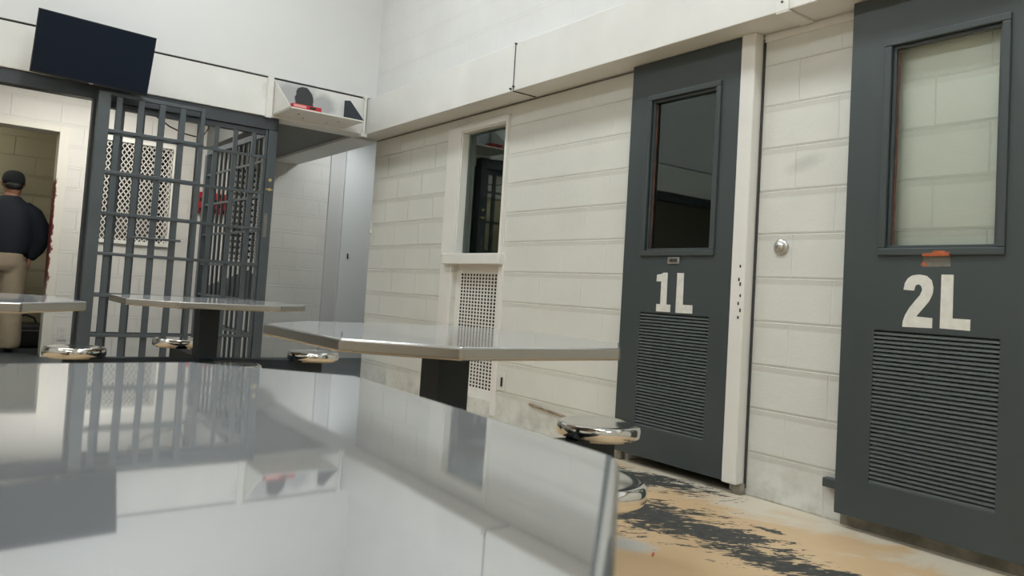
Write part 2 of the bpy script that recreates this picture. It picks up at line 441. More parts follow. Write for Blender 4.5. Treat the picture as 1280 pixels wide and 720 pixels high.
# doorway frame
struct(MB().box(FX-.015, FX+.21, -.845, -.765, 0, 2.135).build('trim_14', M['chipped'], bevel=.003))
struct(MB().box(FX-.015, FX+.21, -.765, .30, 2.085, 2.135).build('trim_15', M['chipped'], bevel=.003))
# room beyond the doorway
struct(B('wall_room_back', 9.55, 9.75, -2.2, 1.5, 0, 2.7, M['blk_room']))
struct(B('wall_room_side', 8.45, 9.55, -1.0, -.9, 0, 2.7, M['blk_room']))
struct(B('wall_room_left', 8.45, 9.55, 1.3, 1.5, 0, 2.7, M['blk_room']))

# ------------------------------------------------------------------ mesh windows on the far wall
def mesh_window(name, y0, y1, z0, z1, label):
    r = empty(name, (FX, (y0+y1)/2, z0)); struct(r, label)
    f = MB()
    for a in ((y0-.035, y1+.035, z1, z1+.035), (y0-.035, y1+.035, z0-.035, z0), (y0-.035, y0, z0, z1), (y1, y1+.035, z0, z1)):
        f.box(FX-.022, FX+.02, a[0], a[1], a[2], a[3])
    off(f.build('window_frame', M['mesh'], None, .002), r)
    w, h, t = .046, .062, .0075
    m = MB(); x = FX-.004
    nrow = int((z1-z0)/(h/2)); ncol = int((y1-y0)/w)+1
    hh = (z1-z0)/nrow; ww = (y1-y0)/ncol
    # expanded metal: lens-shaped diamonds from zig-zag strands
    for i in range(nrow):
        za = z0+hh*i
        pts = []
        for k in range(2*ncol+1):
            y = y0+ww*k/2; up = (k+i) % 2
            pts.append((y, za+(hh if up else 0)))
        for (ya, a), (yb, b) in zip(pts, pts[1:]):
            dz = t
            m.prism([(x, ya, a-dz), (x, yb, b-dz), (x, yb, b+dz), (x, ya, a+dz)], (.005, 0, 0))
    off(m.build('expanded_mesh', M['mesh'], None), r)
    return r
mesh_window('window_2', -1.76, -1.05, 1.13, 2.08, 'white framed expanded metal mesh window behind the bars of the gate')
mesh_window('window_3', -2.72, -2.33, 1.03, 2.03, 'mesh window seen through the receding barred side panel')
# alcoves behind the mesh
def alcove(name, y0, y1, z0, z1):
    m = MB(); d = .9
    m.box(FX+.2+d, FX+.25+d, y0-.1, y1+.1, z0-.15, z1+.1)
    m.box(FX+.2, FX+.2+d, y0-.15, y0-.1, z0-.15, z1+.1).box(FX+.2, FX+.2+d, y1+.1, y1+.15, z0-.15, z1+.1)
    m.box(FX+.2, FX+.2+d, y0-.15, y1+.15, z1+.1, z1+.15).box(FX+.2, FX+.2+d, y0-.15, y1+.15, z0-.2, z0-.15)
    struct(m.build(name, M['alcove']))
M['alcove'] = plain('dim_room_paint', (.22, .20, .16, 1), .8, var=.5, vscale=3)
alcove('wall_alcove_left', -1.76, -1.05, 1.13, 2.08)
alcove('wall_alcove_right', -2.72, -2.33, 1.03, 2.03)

def fire_alarm():
    r = empty('fire_alarm', (FX, -2.09, 1.46)); tag(r, 'red and black alarm box on the block wall beyond the gate', 'alarm')
    off(B('housing', FX-.05, FX+.003, -2.33, -2.02, 1.48, 1.69, M['red'], None, .006), r)
    m = MB()
    for (y, z) in ((-2.12, 1.66), (-2.06, 1.61), (-2.12, 1.56), (-2.06, 1.51), (-2.24, 1.66), (-2.18, 1.61), (-2.24, 1.56), (-2.18, 1.51), (-2.29, 1.61), (-2.29, 1.51)): m.box(FX-.056, FX-.05, y-.024, y+.024, z-.017, z+.017)
    off(m.build('grille', M['black'], None, .003), r)
fire_alarm()

def outlet(name_label, axis, u, z, at):
    r = empty('power_outlet', (u, at, z) if axis == 'y' else (at, u, z)); tag(r, name_label, 'outlet')
    if axis == 'y':
        pl = off(B('cover_plate', u-.037, u+.037, at, at+.008, z-.057, z+.057, M['plate'], None, .003), r)
        for dz in (0,):
            so = off(MB().box(u-.010, u+.010, at+.008, at+.013, z+dz-.030, z+dz+.030).build('socket', M['black'], None, .003), pl)
            so.matrix_parent_inverse = Matrix.Identity(4)
    else:
        pl = off(B('cover_plate', at-.008, at, u-.040, u+.040, z-.063, z+.063, M['plate'], None, .003), r)
        for dz in (.028, -.028):
            so = off(MB().box(at-.010, at-.008, u-.018, u+.018, z+dz-.017, z+dz+.017).build('socket', M['greyjamb'], None, .003), pl)
            so.matrix_parent_inverse = Matrix.Identity(4)
outlet('pale wall outlet low beside the perforated vent grille', 'y', 4.10, .265, -3.0)
outlet('wall outlet low between the doorway and the gate post', 'x', -.93, .222, FX)

# ------------------------------------------------------------------ window and grille in the right wall
r = empty('window_1', (4.5, -3.0, 1.1)); struct(r, 'tall narrow white framed window in the block wall')
m = MB()
m.box(4.765, 4.97, -3.10, -2.985, 1.10, 2.06).box(4.19, 4.225, -3.10, -2.985, 1.10, 2.06).box(4.225, 4.765, -3.10, -2.985, 2.0, 2.06)
off(m.build('window_frame', M['white'], None, .004), r)
m = MB()
m.box(4.775, 4.80, -2.985, -2.975, 1.11, 2.03).box(4.19, 4.215, -2.985, -2.975, 1.11, 2.03).box(4.215, 4.775, -2.985, -2.975, 2.01, 2.03)
off(m.build('window_stop', M['white'], None, .003), r)
off(B('window_sill', 4.17, 4.90, -3.10, -2.955, 1.035, 1.112, M['white'], None, .006), r)
off(B('pane', 4.225, 4.765, -3.05, -3.044, 1.112, 2.0, M['glass_hall'], None), r)
struct(MB().box(4.82, 4.97, -3.012, -2.99, .03, 1.035).box(4.165, 4.22, -3.012, -2.99, .03, 1.035).build('trim_16', M['white'], bevel=.003))

r = empty('vent_grille', (4.5, -3.0, .15)); tag(r, 'white perforated vent grille recessed below the narrow window', 'vent')
m = MB(); y0, y1 = -3.0385, -3.0355
nx, nz = 13, 33; gx0, gx1, gz0, gz1 = 4.245, 4.745, .175, .975
dx, dz = (gx1-gx0)/nx, (gz1-gz0)/nz
for i in range(nx+1): m.box(gx0+dx*i-.0065, gx0+dx*i+.0065, y0, y1, gz0, gz1)
for j in range(nz+1): m.box(gx0-.008, gx1+.008, y0+.0006, y1-.0006, gz0+dz*j-.0042, gz0+dz*j+.0042)
off(m.build('perforated_plate', M['mesh'], None), r)
m = MB().box(4.20, gx0, y0, y1+.004, .12, 1.035).box(gx1, 4.80, y0, y1+.004, .12, 1.035).box(gx0, gx1, y0, y1+.004, .12, gz0).box(gx0, gx1, y0, y1+.004, gz1, 1.035)
m2 = MB().box(4.21, 4.79, -3.10, -3.095, .13, 1.03).box(4.21, 4.215, -3.095, -3.05, .13, 1.03).box(4.785, 4.79, -3.095, -3.05, .13, 1.03)  # black sheet added behind the grille, stands in for shade in the holes
off(m2.build('dark_hole_backing', M['black'], None), r)
off(m.build('grille_frame', M['white'], None, .002), r)
# dark cell behind the window
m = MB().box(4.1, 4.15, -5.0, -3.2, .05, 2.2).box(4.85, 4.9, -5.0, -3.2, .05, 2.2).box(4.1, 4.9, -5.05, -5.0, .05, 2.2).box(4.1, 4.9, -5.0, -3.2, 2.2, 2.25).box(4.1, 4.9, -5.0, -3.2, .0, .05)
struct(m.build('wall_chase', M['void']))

# broken ledge in the block wall
o = MB().prism([(3.42, -3.0, .132), (3.80, -3.0, .160), (3.80, -3.0, .172), (3.42, -3.0, .148)], (0, .012, 0))
tag(o.build('wall_ledge', M['mortar'], bevel=.004), 'chipped brown mortar ledge low on the wall behind the round seat', 'ledge')

# ------------------------------------------------------------------ cell doors
def cell_door(name, label, x0, x1, z0, z1, yf, win, louv, chars, extra):
    """door slab with window and louver; x grows to the left in view"""
    yb = yf-.05
    r = empty(name, ((x0+x1)/2, yf, z0)); struct(r, label)
    us = [x0, x1]; holes = [win, louv]
    o = holed('panel', 'y', yb, .05, x0, x1, z0, z1, holes, M['door'])
    del o['kind']
    b = o.modifiers.new('bevel', 'BEVEL'); b.width = .003; b.segments = 2; b.limit_method = 'ANGLE'
    off(o, r)
    a, c, d, e = win
    m = MB()
    t = .028
    for q in ((a-t, c+t, e, e+t), (a-t, c+t, d-t, d), (a-t, a, d, e), (c, c+t, d, e)): m.box(q[0], q[1], yf-.012, yf+.012, q[2], q[3])
    off(m.build('window_trim', M['door'], None, .004), r)
    m = MB(); s = .012
    for q in ((a, c, e-s, e), (a, c, d, d+s), (a, a+s, d+s, e-s), (c-s, c, d+s, e-s)): m.box(q[0], q[1], yf-.03, yf-.006, q[2], q[3])
    off(m.build('glazing_bead', M['door'], None, .002), r)
    g = extra['glass']
    off(B('pane', a+.004, c-.004, yf-.034, yf-.028, d+.004, e-.004, g, None), r)
    off(B('glazing_strip', c-.018, c-.0125, yf-.028, yf-.022, d+.02, e-.02, M['oldrust'], None), r)
    a, c, d, e = louv
    m = MB(); n = 36; dz = (e-d)/n
    for i in range(n):
        zb = d+dz*i
        m.prism([(a, yf-.002, zb+dz*.05), (a, yf-.003, zb+dz*.52), (a, yf-.020, zb+dz*.98), (a, yf-.026, zb+dz*.65)], (c-a, 0, 0))
    off(m.build('louver', M['louver'], None), r)
    off(B('louver_backing', a, c, yb+.004, yb+.012, d, e, M['black'], None), r)
    for nm, pts, mt in chars:
        off(MB().prism([(x, yf-.0005, z) for x, z in pts], (0, .002, 0)).build(nm, mt), r)
    return r

ONE = [(2.669,.999),(2.667,.838),(2.64,.838),(2.64,.801),(2.735,.80),(2.735,.838),(2.709,.838),(2.709,.954),(2.742,.954),(2.740,.988),(2.714,.991),(2.696,.999)]
L1 = [(2.605,.999),(2.562,.999),(2.560,.842),(2.499,.842),(2.498,.801),(2.605,.80)]
TWO = [(1.466,.950),(1.462,.975),(1.451,.994),(1.435,1.005),(1.409,1.009),(1.382,1.004),(1.364,.988),(1.357,.961),(1.359,.937),(1.371,.91),(1.394,.88),(1.416,.852),(1.357,.849),(1.357,.812),(1.466,.810),(1.465,.83),(1.457,.855),(1.442,.883),(1.421,.911),(1.404,.933),(1.397,.952),(1.401,.966),(1.412,.973),(1.422,.967),(1.427,.948)]
L2 = [(1.330,1.010),(1.288,1.010),(1.287,.852),(1.227,.852),(1.227,.812),(1.330,.814)]
d1 = cell_door('door_1', 'dark grey cell door marked 1L with dark window and louver', 2.277, 2.992, .05, 2.123, -2.945,
          (2.41, 2.835, 1.112, 1.908), (2.398, 2.845, .205, .79), [('numeral', ONE, M['letter']), ('letter', L1, M['letter'])], dict(glass=M['glass_dark']))
d2 = cell_door('door_2', 'dark grey cell door marked 2L with see-through window, slid over the block wall', .995, 1.713, .055, 2.123, -2.925,
          (1.150, 1.542, 1.108, 1.905), (1.132, 1.576, .203, .79), [('numeral', TWO, M['letter']), ('letter', L2, M['letter'])], dict(glass=M['glass_green']))
# plaque and scar under the door windows
o = MB().box(2.596, 2.672, -2.945, -2.939, 1.044, 1.078)
p1 = off(o.build('number_plate', M['steel'], None, .003), d1); p1['label'] = 'small bright metal plate'
p2 = MB()
for i in range(4): p2.box(2.610+.013*i, 2.618+.013*i, -2.9395, -2.9375, 1.053, 1.069)
p2 = p2.build('engraving', M['black']); p2.parent = p1; p2.matrix_parent_inverse = p1.matrix_parent_inverse.copy()
p2.matrix_parent_inverse = Matrix.Identity(4)
o = MB().prism([(1.300, -2.9255, 1.040), (1.400, -2.9255, 1.037), (1.396, -2.9255, 1.080), (1.303, -2.9255, 1.082)], (0, .0015, 0))
off(o.build('plate_scar', M['bare']), d2)
o = MB().prism([(1.300, -2.913, 1.082), (1.396, -2.913, 1.080), (1.392, -2.913, 1.087), (1.36, -2.913, 1.089), (1.355, -2.913, 1.097), (1.318, -2.913, 1.096), (1.31, -2.913, 1.09), (1.301, -2.913, 1.092)], (0, .0015, 0))
o.prism([(1.383, -2.9235, 1.040), (1.405, -2.9235, 1.043), (1.400, -2.9235, 1.056), (1.394, -2.9235, 1.052), (1.390, -2.9235, 1.062), (1.386, -2.9235, 1.05)], (0, .001, 0))
o.prism([(1.300, -2.9235, 1.078), (1.396, -2.9235, 1.076), (1.396, -2.9235, 1.083), (1.300, -2.9235, 1.085)], (0, .0115, 0))
off(o.build('primer_scar', M['rust']), d2)
# door jamb edge, guide, curb
struct(MB().box(2.195, 2.274, -3.0, -2.935, .045, 2.125).build('trim_17', M['white'], bevel=.006))
for i, (x, z) in enumerate(((2.222, 1.035), (2.226, .975), (2.218, .955), (2.215, .90), (2.224, .865), (2.212, .835), (2.222, .80))):
    struct(MB().box(x-.004, x+.004, -2.9352, -2.9335, z-.007-.002*(i % 3), z+.006).build('trim_2%d' % i, M['black'], bevel=.0005))
struct(MB().box(2.183, 2.192, -3.0, -2.992, .03, 2.10).build('trim_18', M['gap']))
struct(MB().box(2.186, 2.235, -3.0, -2.965, 0, .05).box(2.955, 3.02, -3.0, -2.97, 0, .06).build('trim_19', M['curb'], bevel=.004))
struct(MB().box(-3.0, 1.72, -3.0, -2.985, 0, .062).build('baseboard_right', M['curb'], bevel=.003))
o = MB().box(1.70, 1.792, -3.0, -2.965, .135, .172)
tag(o.build('door_guide', M['door'], bevel=.004), 'short dark guide block low at the edge of the door marked 2L', 'bracket')
# dark cell behind door 1
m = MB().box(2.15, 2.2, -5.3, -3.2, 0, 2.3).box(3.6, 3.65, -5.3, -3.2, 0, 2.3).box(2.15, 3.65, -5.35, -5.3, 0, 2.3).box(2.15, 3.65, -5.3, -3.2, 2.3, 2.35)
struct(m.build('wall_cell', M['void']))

r = empty('key_switch', (2.055, -3.0, 1.126)); tag(r, 'round stainless lock button on the wall between the two cell doors', 'lock')
off(MB().lathe([(.036, -3.0), (.036, -2.993), (.030, -2.988), (.024, -2.987)], (2.055, 0, 1.126), 32, 'y').build('escutcheon', M['steel'], None, 0, True), r)
off(MB().lathe([(.022, -2.988), (.020, -2.978), (.012, -2.974), (.004, -2.973)], (2.055, 0, 1.128), 32, 'y').build('cylinder', M['seat'], None, 0, True), r)

# ------------------------------------------------------------------ the barred gate
BZ = [1.80, 1.512, 1.228, .947, .66, .385]
HT = .011
def barred(name, label, x, ys, y0, y1, z0, z1, stile, mat, category='gate', bars=(.030, .012), group=None, rail=True, zs=BZ, last=True):
    r = empty(name, (x, (y0+y1)/2, 0)); tag(r, label, category, group)
    return r
# sliding leaf in front
r = empty('sliding_gate', (5.95, -1.1, 0)); tag(r, 'blue-grey barred sliding gate leaf standing in front of the barred partition', 'gate')
X0, X1 = 5.935, 5.965
off(B('stile', 5.92, 5.98, -.835, -.757, 0, 2.065, M['gate'], None, .004), r)
off(B('top_rail', 5.94, 5.97, -1.468, -.835, 2.045, 2.068, M['gate'], None, .003), r)
for y in (-.892, -1.032, -1.172, -1.312):
    off(B('bar', 5.942, 5.966, y-.021, y+.019, .02, 2.045, M['gate'], None, .003), r)
off(B('bar', 5.935, 5.972, -1.468, -1.437, .02, 2.068, M['gate'], None, .003), r)
for z in BZ:
    off(B('cross_bar', 5.928, 5.942, -1.468, -.78, z-HT, z+HT, M['gate'], None, .002), r)
off(B('pull_handle', 5.905, 5.922, -1.36, -1.02, 1.068, 1.084, M['gate'], None, .003), r)

# fixed partition behind: header, posts, bars
r = empty('barred_partition', (6.08, -1.4, 0)); tag(r, 'fixed blue-grey barred partition with heavy header and post below the beam', 'partition')
HY = 6.06
off(B('header', HY, HY+.10, -2.06, YL-.1, 2.025, 2.125, M['gate_dark'], None, .004), r)
off(B('post', HY, HY+.09, -2.06+.001, -1.985, 0, 2.024, M['gate'], None, .004), r)
o = B('post', HY, HY+.09, -.83, -.745, 0, 2.024, M['gate_dark'], None, .004); off(o, r)
off(B('stile', HY+.012, HY+.05, -1.983, -1.962, .02, 2.024, M['gate'], None, .002), r)
off(B('top_rail', HY+.02, HY+.08, -1.962, -.832, 1.985, 2.024, M['gate_dark'], None, .003), r)
for y in (-.935, -1.07, -1.205, -1.335, -1.47, -1.595, -1.738, -1.88):
    off(B('bar', HY+.02, HY+.045, y-.018, y+.016, .0, 1.985, M['gate_dark' if y > -1.5 else 'gate'], None, .003), r)  # bars behind the sliding leaf take the darker tone as shade
for z in BZ:
    off(B('cross_bar', HY+.006, HY+.018, -1.984, -.832, z-HT+.004, z+HT+.004, M['gate'], None, .002), r)
off(B('bottom_rail', HY, HY+.06, -1.984, -.832, 0, .06, M['gate_dark'], None, .003), r)
lk = off(MB().box(HY-.006, HY, -2.035, -2.005, 1.44, 1.66).build('lock_plate', M['gate'], None, .002), r)
o = MB()
for z in (1.625, 1.55): o.lathe([(.013, HY-.014), (.013, HY-.006)], (0, -2.02, z), 16, 'x')
o.box(HY-.010, HY-.006, -2.045, -1.992, 1.545, 1.556)
o = off(o.build('bolt', M['brass'], None), r); o['label'] = 'yellowed brass bolts'
o = off(B('label_plate', HY-.004, HY, -2.025, -1.998, 1.17, 1.36, M['bare'], None, .002), r); o['label'] = 'grey worn sticker strip'

# side partition running away from the post
sa, sb = Vector((6.12, -2.05)), Vector((7.76, -1.985))
ang = math.atan2(sb.y-sa.y, sb.x-sa.x); L = (sb-sa).length
r = empty('barred_side_panel', (sa.x, sa.y, 0)); r.rotation_euler = (0, 0, ang)
tag(r, 'blue-grey barred side panel running back from the corner post', 'partition')
def SP(name, a, b, c, d, z0, z1, mat, bev=.003):
    o = MB().box(a, b, c, d, z0, z1).build(name, mat, r, bev); return o
SP('top_rail', .03, L, -.025, .025, 2.0, 2.05, M['gate'])
SP('bottom_rail', .03, L, -.025, .025, .03, .09, M['gate'])
SP('stile', L-.06, L, -.04, .04, 0, 2.0, M['gate'])
SP('stile', L-.20, L-.165, -.02, .02, .09, 2.0, M['gate'])
SP('stile', .03, .065, -.02, .02, .09, 2.0, M['gate'])
for i in range(11):
    u = .175+.122*i
    SP('bar', u-.013, u+.013, -.010, .010, .09, 2.0, M['gate_dark'])
for z in BZ[:]:
    SP('cross_bar', .065, L-.06, .014, .026, z-.01, z+.01, M['gate'], .002)

# sloping steel panels seen through the side bars
def slope_panel(label, y, xa, za, xb, zb, low):
    xa, xb, y = xa-sa.x, xb-sa.x, y-sa.y-.04
    o = MB().prism([(xa, y, za), (xb, y, zb), (xb, y, zb-low), (xa, y, za-low-.05)], (0, -.025, 0)).build('sloping_plate', M['gate_dark'], r, .003)
    o['label'] = label; return o
slope_panel('dark steel panel with sloping top close behind the barred side panel', -2.12, 6.55, .902, 7.9, .690, .22)
slope_panel('dark steel panel with sloping top farther back behind the barred side panel', -2.22, 7.05, .915, 8.2, .735, .10)
MB().tube([(.62, -.16, .36), (1.56, -.19, .37)], .012, 8).build('low_rail', M['gate_dark'], r)

# cable loop inside
pts = [(6.60, -1.205, 2.65), (6.6, -1.215, 2.14), (6.6, -1.263, 2.074), (6.6, -1.363, 2.015), (6.6, -1.476, 1.977), (6.6, -1.56, 1.968), (6.6, -1.62, 1.975), (6.6, -1.66, 2.05), (6.6, -1.68, 2.65)]
tag(MB().tube(pts, .006, 8).build('cable', M['cable']), 'thin black cable drooping behind the top of the gate', 'cable')

# ------------------------------------------------------------------ television
r = empty('television', (5.800, -.702, 2.273))
n = Vector((-math.cos(-.0541)*math.cos(.2629), math.sin(-.0541)*math.cos(.2629), -math.sin(.2629)))
TL, TR, BR, BL = Vector((5.726,-.354,2.476)), Vector((5.768,-1.063,2.464)), Vector((5.874,-1.05,2.07)), Vector((5.832,-.341,2.082))
ex = (TR-TL).normalized(); nz_ = ex.cross((TL-BL).normalized()).normalized()
if nz_.x > 0: nz_ = -nz_
ez = nz_.cross(ex).normalized() if nz_.cross(ex).z > 0 else ex.cross(nz_).normalized()
ey = -nz_                                     # into the wall
rot = Matrix((ex, ey, ez)).transposed().to_4x4()
r.matrix_world = Matrix.Translation((TL+TR+BR+BL)/4) @ rot
r.location = (TL+TR+BR+BL)/4
tag(r, 'flat black television tilted down from the white beam above the gate', 'television')
W2, H2 = .355, .204
MB().box(-W2, W2, .004, .028, -H2, H2).box(-W2*.75, W2*.75, .028, .055, -H2*.8, H2*.5).build('housing', M['tvframe'], r, .003)
MB().box(-W2+.006, W2-.006, 0, .004, -H2+.012, H2-.006).build('screen', M['screen'], r)
MB().box(-.012, .012, -.0008, .004, -H2+.001, -H2+.007).build('maker_badge', M['steel'], r)
o = MB().box(6.0, 6.04, -.85, -.55, 2.16, 2.40).box(5.84, 6.01, -.80, -.77, 2.24, 2.29).box(5.84, 6.01, -.63, -.60, 2.24, 2.29).build('wall_mount', M['tvframe'])
o.parent = r; o.matrix_parent_inverse = r.matrix_world.inverted() if False else (Matrix.Translation((TL+TR+BR+BL)/4) @ rot).inverted()

# ------------------------------------------------------------------ metal shelf on the beam
r = empty('wall_shelf', (6.04, -2.3, 2.145)); tag(r, 'white metal shelf with triangular side brackets under the black soot stain', 'shelf')
off(B('shelf_plate', 5.64, 6.038, -2.598, -2.0, 2.138, 2.148, M['white'], None, .001), r)
off(MB().prism([(5.64, -2.0, 2.148), (6.038, -2.0, 2.148), (6.038, -2.0, 2.42)], (0, .006, 0)).build('side_bracket', M['white'], None), r)
o = off(MB().prism([(5.64, -2.598, 2.148), (6.038, -2.598, 2.148), (6.038, -2.598, 2.38), (5.93, -2.598, 2.36)], (0, .006, 0)).build('side_bracket', M['column'], None), r); o['label'] = 'charcoal triangular side bracket'
for (x, y) in ((5.80, -2.12), (5.80, -2.45), (5.92, -2.2), (5.92, -2.4)): off(MB().lathe([(.008, 2.135), (.008, 2.138)], (x, y, 0), 12, 'z').build('screw', M['bare'], None), r)
r = empty('red_carton', (5.68, -2.13, 2.148)); tag(r, 'flat red carton lying on the front of the white wall shelf', 'box')
off(B('carton', 5.650, 5.79, -2.243, -2.012, 2.1485, 2.182, M['red'], None, .002), r)
off(B('label_strip', 5.6485, 5.650, -2.12, -2.022, 2.156, 2.176, M['redlabel'], None), r)
off(B('label_window', 5.6485, 5.650, -2.195, -2.145, 2.158, 2.174, M['black'], None), r)

# ------------------------------------------------------------------ steel tables with seats
def octagon(w, cn, cf):
    h = w/2
    return [(-h, -h+cn), (-h+cn, -h), (h-cf, -h), (h, -h+cf), (h, h-cf), (h-cf, h), (-h+cn, h), (-h, h-cn)]
def tilt_top(o, a, yaw, z):
    ax = Vector((-math.sin(yaw), math.cos(yaw), 0))
    o.matrix_local = Matrix.Translation((0, 0, z)) @ Matrix.Rotation(-a, 4, ax) @ Matrix.Translation((0, 0, -z))

def table(label, cx, cy, w, cn, cf, zt, rot, seats, sz=.43, band=.033, col=.105, tilt=None, bev=.007):
    r = empty('detention_table', (cx, cy, 0)); r.rotation_euler = (0, 0, rot)
    tag(r, label, 'table', None)
    pts = octagon(w, cn, cf)
    m = MB().prism([(x, y, zt-band) for x, y in pts], (0, 0, band))
    m.bm.normal_update()
    for f in m.bm.faces:
        if abs(f.normal.z) < .5: f.material_index = 1
    tp = m.build('tabletop', [M['top'], M['rim']], r, bev, True, 6)
    tp.modifiers['bevel'].harden_normals = True
    if tilt: tilt_top(tp, tilt, math.radians(-30), zt)
    h = col/2
    MB().box(-h, h, -h, h, 0, zt-band-.012).box(-.20, .20, -.20, .20, zt-band-.012, zt-band-.0005).build('column', M['column'], r, .004)
    MB().box(-.13, .13, -.13, .13, 0, .012).build('floor_plate', M['column'], r, .002)
    for (dx, dy) in seats:
        d = math.hypot(dx, dy); a = math.atan2(dy, dx)
        Mx = Matrix.Rotation(a, 4, 'Z')
        P = [(h, .06), (h, sz-.052), (d+.05, sz-.052), (d+.05, sz-.13)]
        q = [Mx @ Vector((u, -.032, z)) for u, z in P]
        v = Mx @ Vector((0, .064, 0))
        MB().prism(q, v).build('arm', M['column'], r, .004)
        R = .142
        prof = [(.02, sz-.052), (R-.022, sz-.052), (R-.020, sz-.044), (R-.004, sz-.043), (R, sz-.038), (R, sz-.016), (R-.002, sz-.009), (R-.007, sz-.003), (R-.014, sz), (R-.022, sz+.0005), (R-.035, sz-.0015), (R*.5, sz-.003), (.01, sz-.003)]
        MB().lathe(prof, (dx, dy, 0), 64).build('seat', M['seat'], r, 0, True)
    return r
four = lambda s: [(s, 0), (-s, 0), (0, s), (0, -s)]
table('stainless steel octagonal table closest to the viewer, mirroring the gate', .737, -.004, 1.003, .268, .19, .7005, 0, [(.66, 0), (0, .66)], tilt=math.radians(.72), bev=.013)
table('stainless steel octagonal table on a black column in front of the vent grille', 1.955, -1.216, .927, .206, .206, .713, .016, [(.63, 0), (-.625, .0), (0, .63), (-.045, -.60)])
table('stainless steel octagonal table with round seats in front of the barred gate', 4.367, -1.174, .907, .202, .202, .707, -.01, [(.63, 0), (-.79, .09), (0, .62), (-.17, -.55)], sz=.447)
table('stainless steel table at the left edge of the picture in front of the person', 3.149, .085, .93, .258, .258, .725, .164, [(.65, 0), (0, .65)])

# ------------------------------------------------------------------ person in the doorway, seen from behind
def skin_obj(name, verts, edges, radii, mat, parent, sub=2, root=0):
    me = bpy.data.meshes.new(name); me.from_pydata([Vector(v) for v in verts], edges, [])
    o = bpy.data.objects.new(name, me); COL.objects.link(o); o.parent = parent
    me.materials.append(mat)
    k = o.modifiers.new('skin', 'SKIN'); k.use_smooth_shade = True
    sv = me.skin_vertices[0].data
    for i, rr in enumerate(radii):
        sv[i].radius = rr if isinstance(rr, tuple) else (rr, rr)
        sv[i].use_root = (i == root)
    s = o.modifiers.new('sub', 'SUBSURF'); s.levels = sub; s.render_levels = sub
    return o
# figure coordinates: x forward (away), y left, z up; total height 1.76
r = empty('person', (8.70, -.405, 0)); r.rotation_euler = (0, 0, math.radians(4))
tag(r, 'heavyset person from behind in dark long-sleeved shirt, khaki trousers and black cap', 'person')
def loft(m, rings, n=28):
    """rings: (centre, rx, ry, axis) closed ellipses joined into one skin"""
    prev = None; first = None
    for c, rx, ry, d in rings:
        c = Vector(c); d = Vector(d).normalized()
        u = Vector((1, 0, 0)); u = (u-d*u.dot(d)).normalized(); w = d.cross(u)
        ring = [m.bm.verts.new(c+u*rx*math.cos(2*math.pi*i/n)+w*ry*math.sin(2*math.pi*i/n)) for i in range(n)]
        if prev:
            for i in range(n): m.bm.faces.new([prev[i], prev[(i+1) % n], ring[(i+1) % n], ring[i]])
        else: first = ring
        prev = ring
    m.bm.faces.new(first[::-1]); m.bm.faces.new(prev)
def limb(m, pts, n=20):
    """pts: (point, radius) -> tapered limb"""
    P = [Vector(p) for p, _ in pts]
    rings = []
    for i, (p, rr) in enumerate(pts):
        d = P[min(i+1, len(P)-1)]-P[max(i-1, 0)]
        rings.append((p, rr if not isinstance(rr, tuple) else rr[0], rr if not isinstance(rr, tuple) else rr[1], d))
    loft(m, rings, n)
def fused(m, name, mat, parent, voxel, smooth=6):
    o = m.build(name, mat, parent, 0, True)
    k = o.modifiers.new('remesh', 'REMESH'); k.mode = 'VOXEL'; k.voxel_size = voxel; k.use_smooth_shade = True
    if smooth:
        q = o.modifiers.new('smooth', 'SMOOTH'); q.iterations = smooth; q.factor = .5
    return o
Zv = (0, 0, 1)
# body: legs, torso, neck, head, ears, arms and hands fused into one surface
m = MB()
HX, HYo, HZ = 0.0, -.065, -.03
loft(m, [((0, 0, .84), .12, .15, Zv), ((0, 0, .95), .13, .165, Zv), ((.01, 0, 1.10), .14, .17, Zv), ((0, 0, 1.28), .125, .175, Zv), ((0, -.02, 1.38), .10, .15, Zv), ((0, -.035, 1.43), .07, .085, Zv), ((.008, -.05, 1.46), .062, .062, Zv), ((.018, -.062, 1.51), .058, .060, Zv)])
loft(m, [((.02, HYo, 1.515+HZ), .055, .05, Zv), ((.03, HYo, 1.545+HZ), .082, .066, Zv), ((.035, HYo, 1.60+HZ), .096, .076, Zv), ((.032, HYo, 1.66+HZ), .100, .080, Zv), ((.03, HYo, 1.71+HZ), .088, .070, Zv), ((.028, HYo, 1.745+HZ), .050, .042, Zv)])
limb(m, [((.125, HYo, 1.655+HZ), .010), ((.140, HYo, 1.615+HZ), .016), ((.132, HYo, 1.600+HZ), .012)])     # nose, on the far side
ARM = [(-.002, .15, 1.355), (-.004, .245, 1.30), (-.012, .305, 1.20), (-.02, .330, 1.08), (-.005, .300, .985), (.0, .262, .925), (.0, .245, .890)]
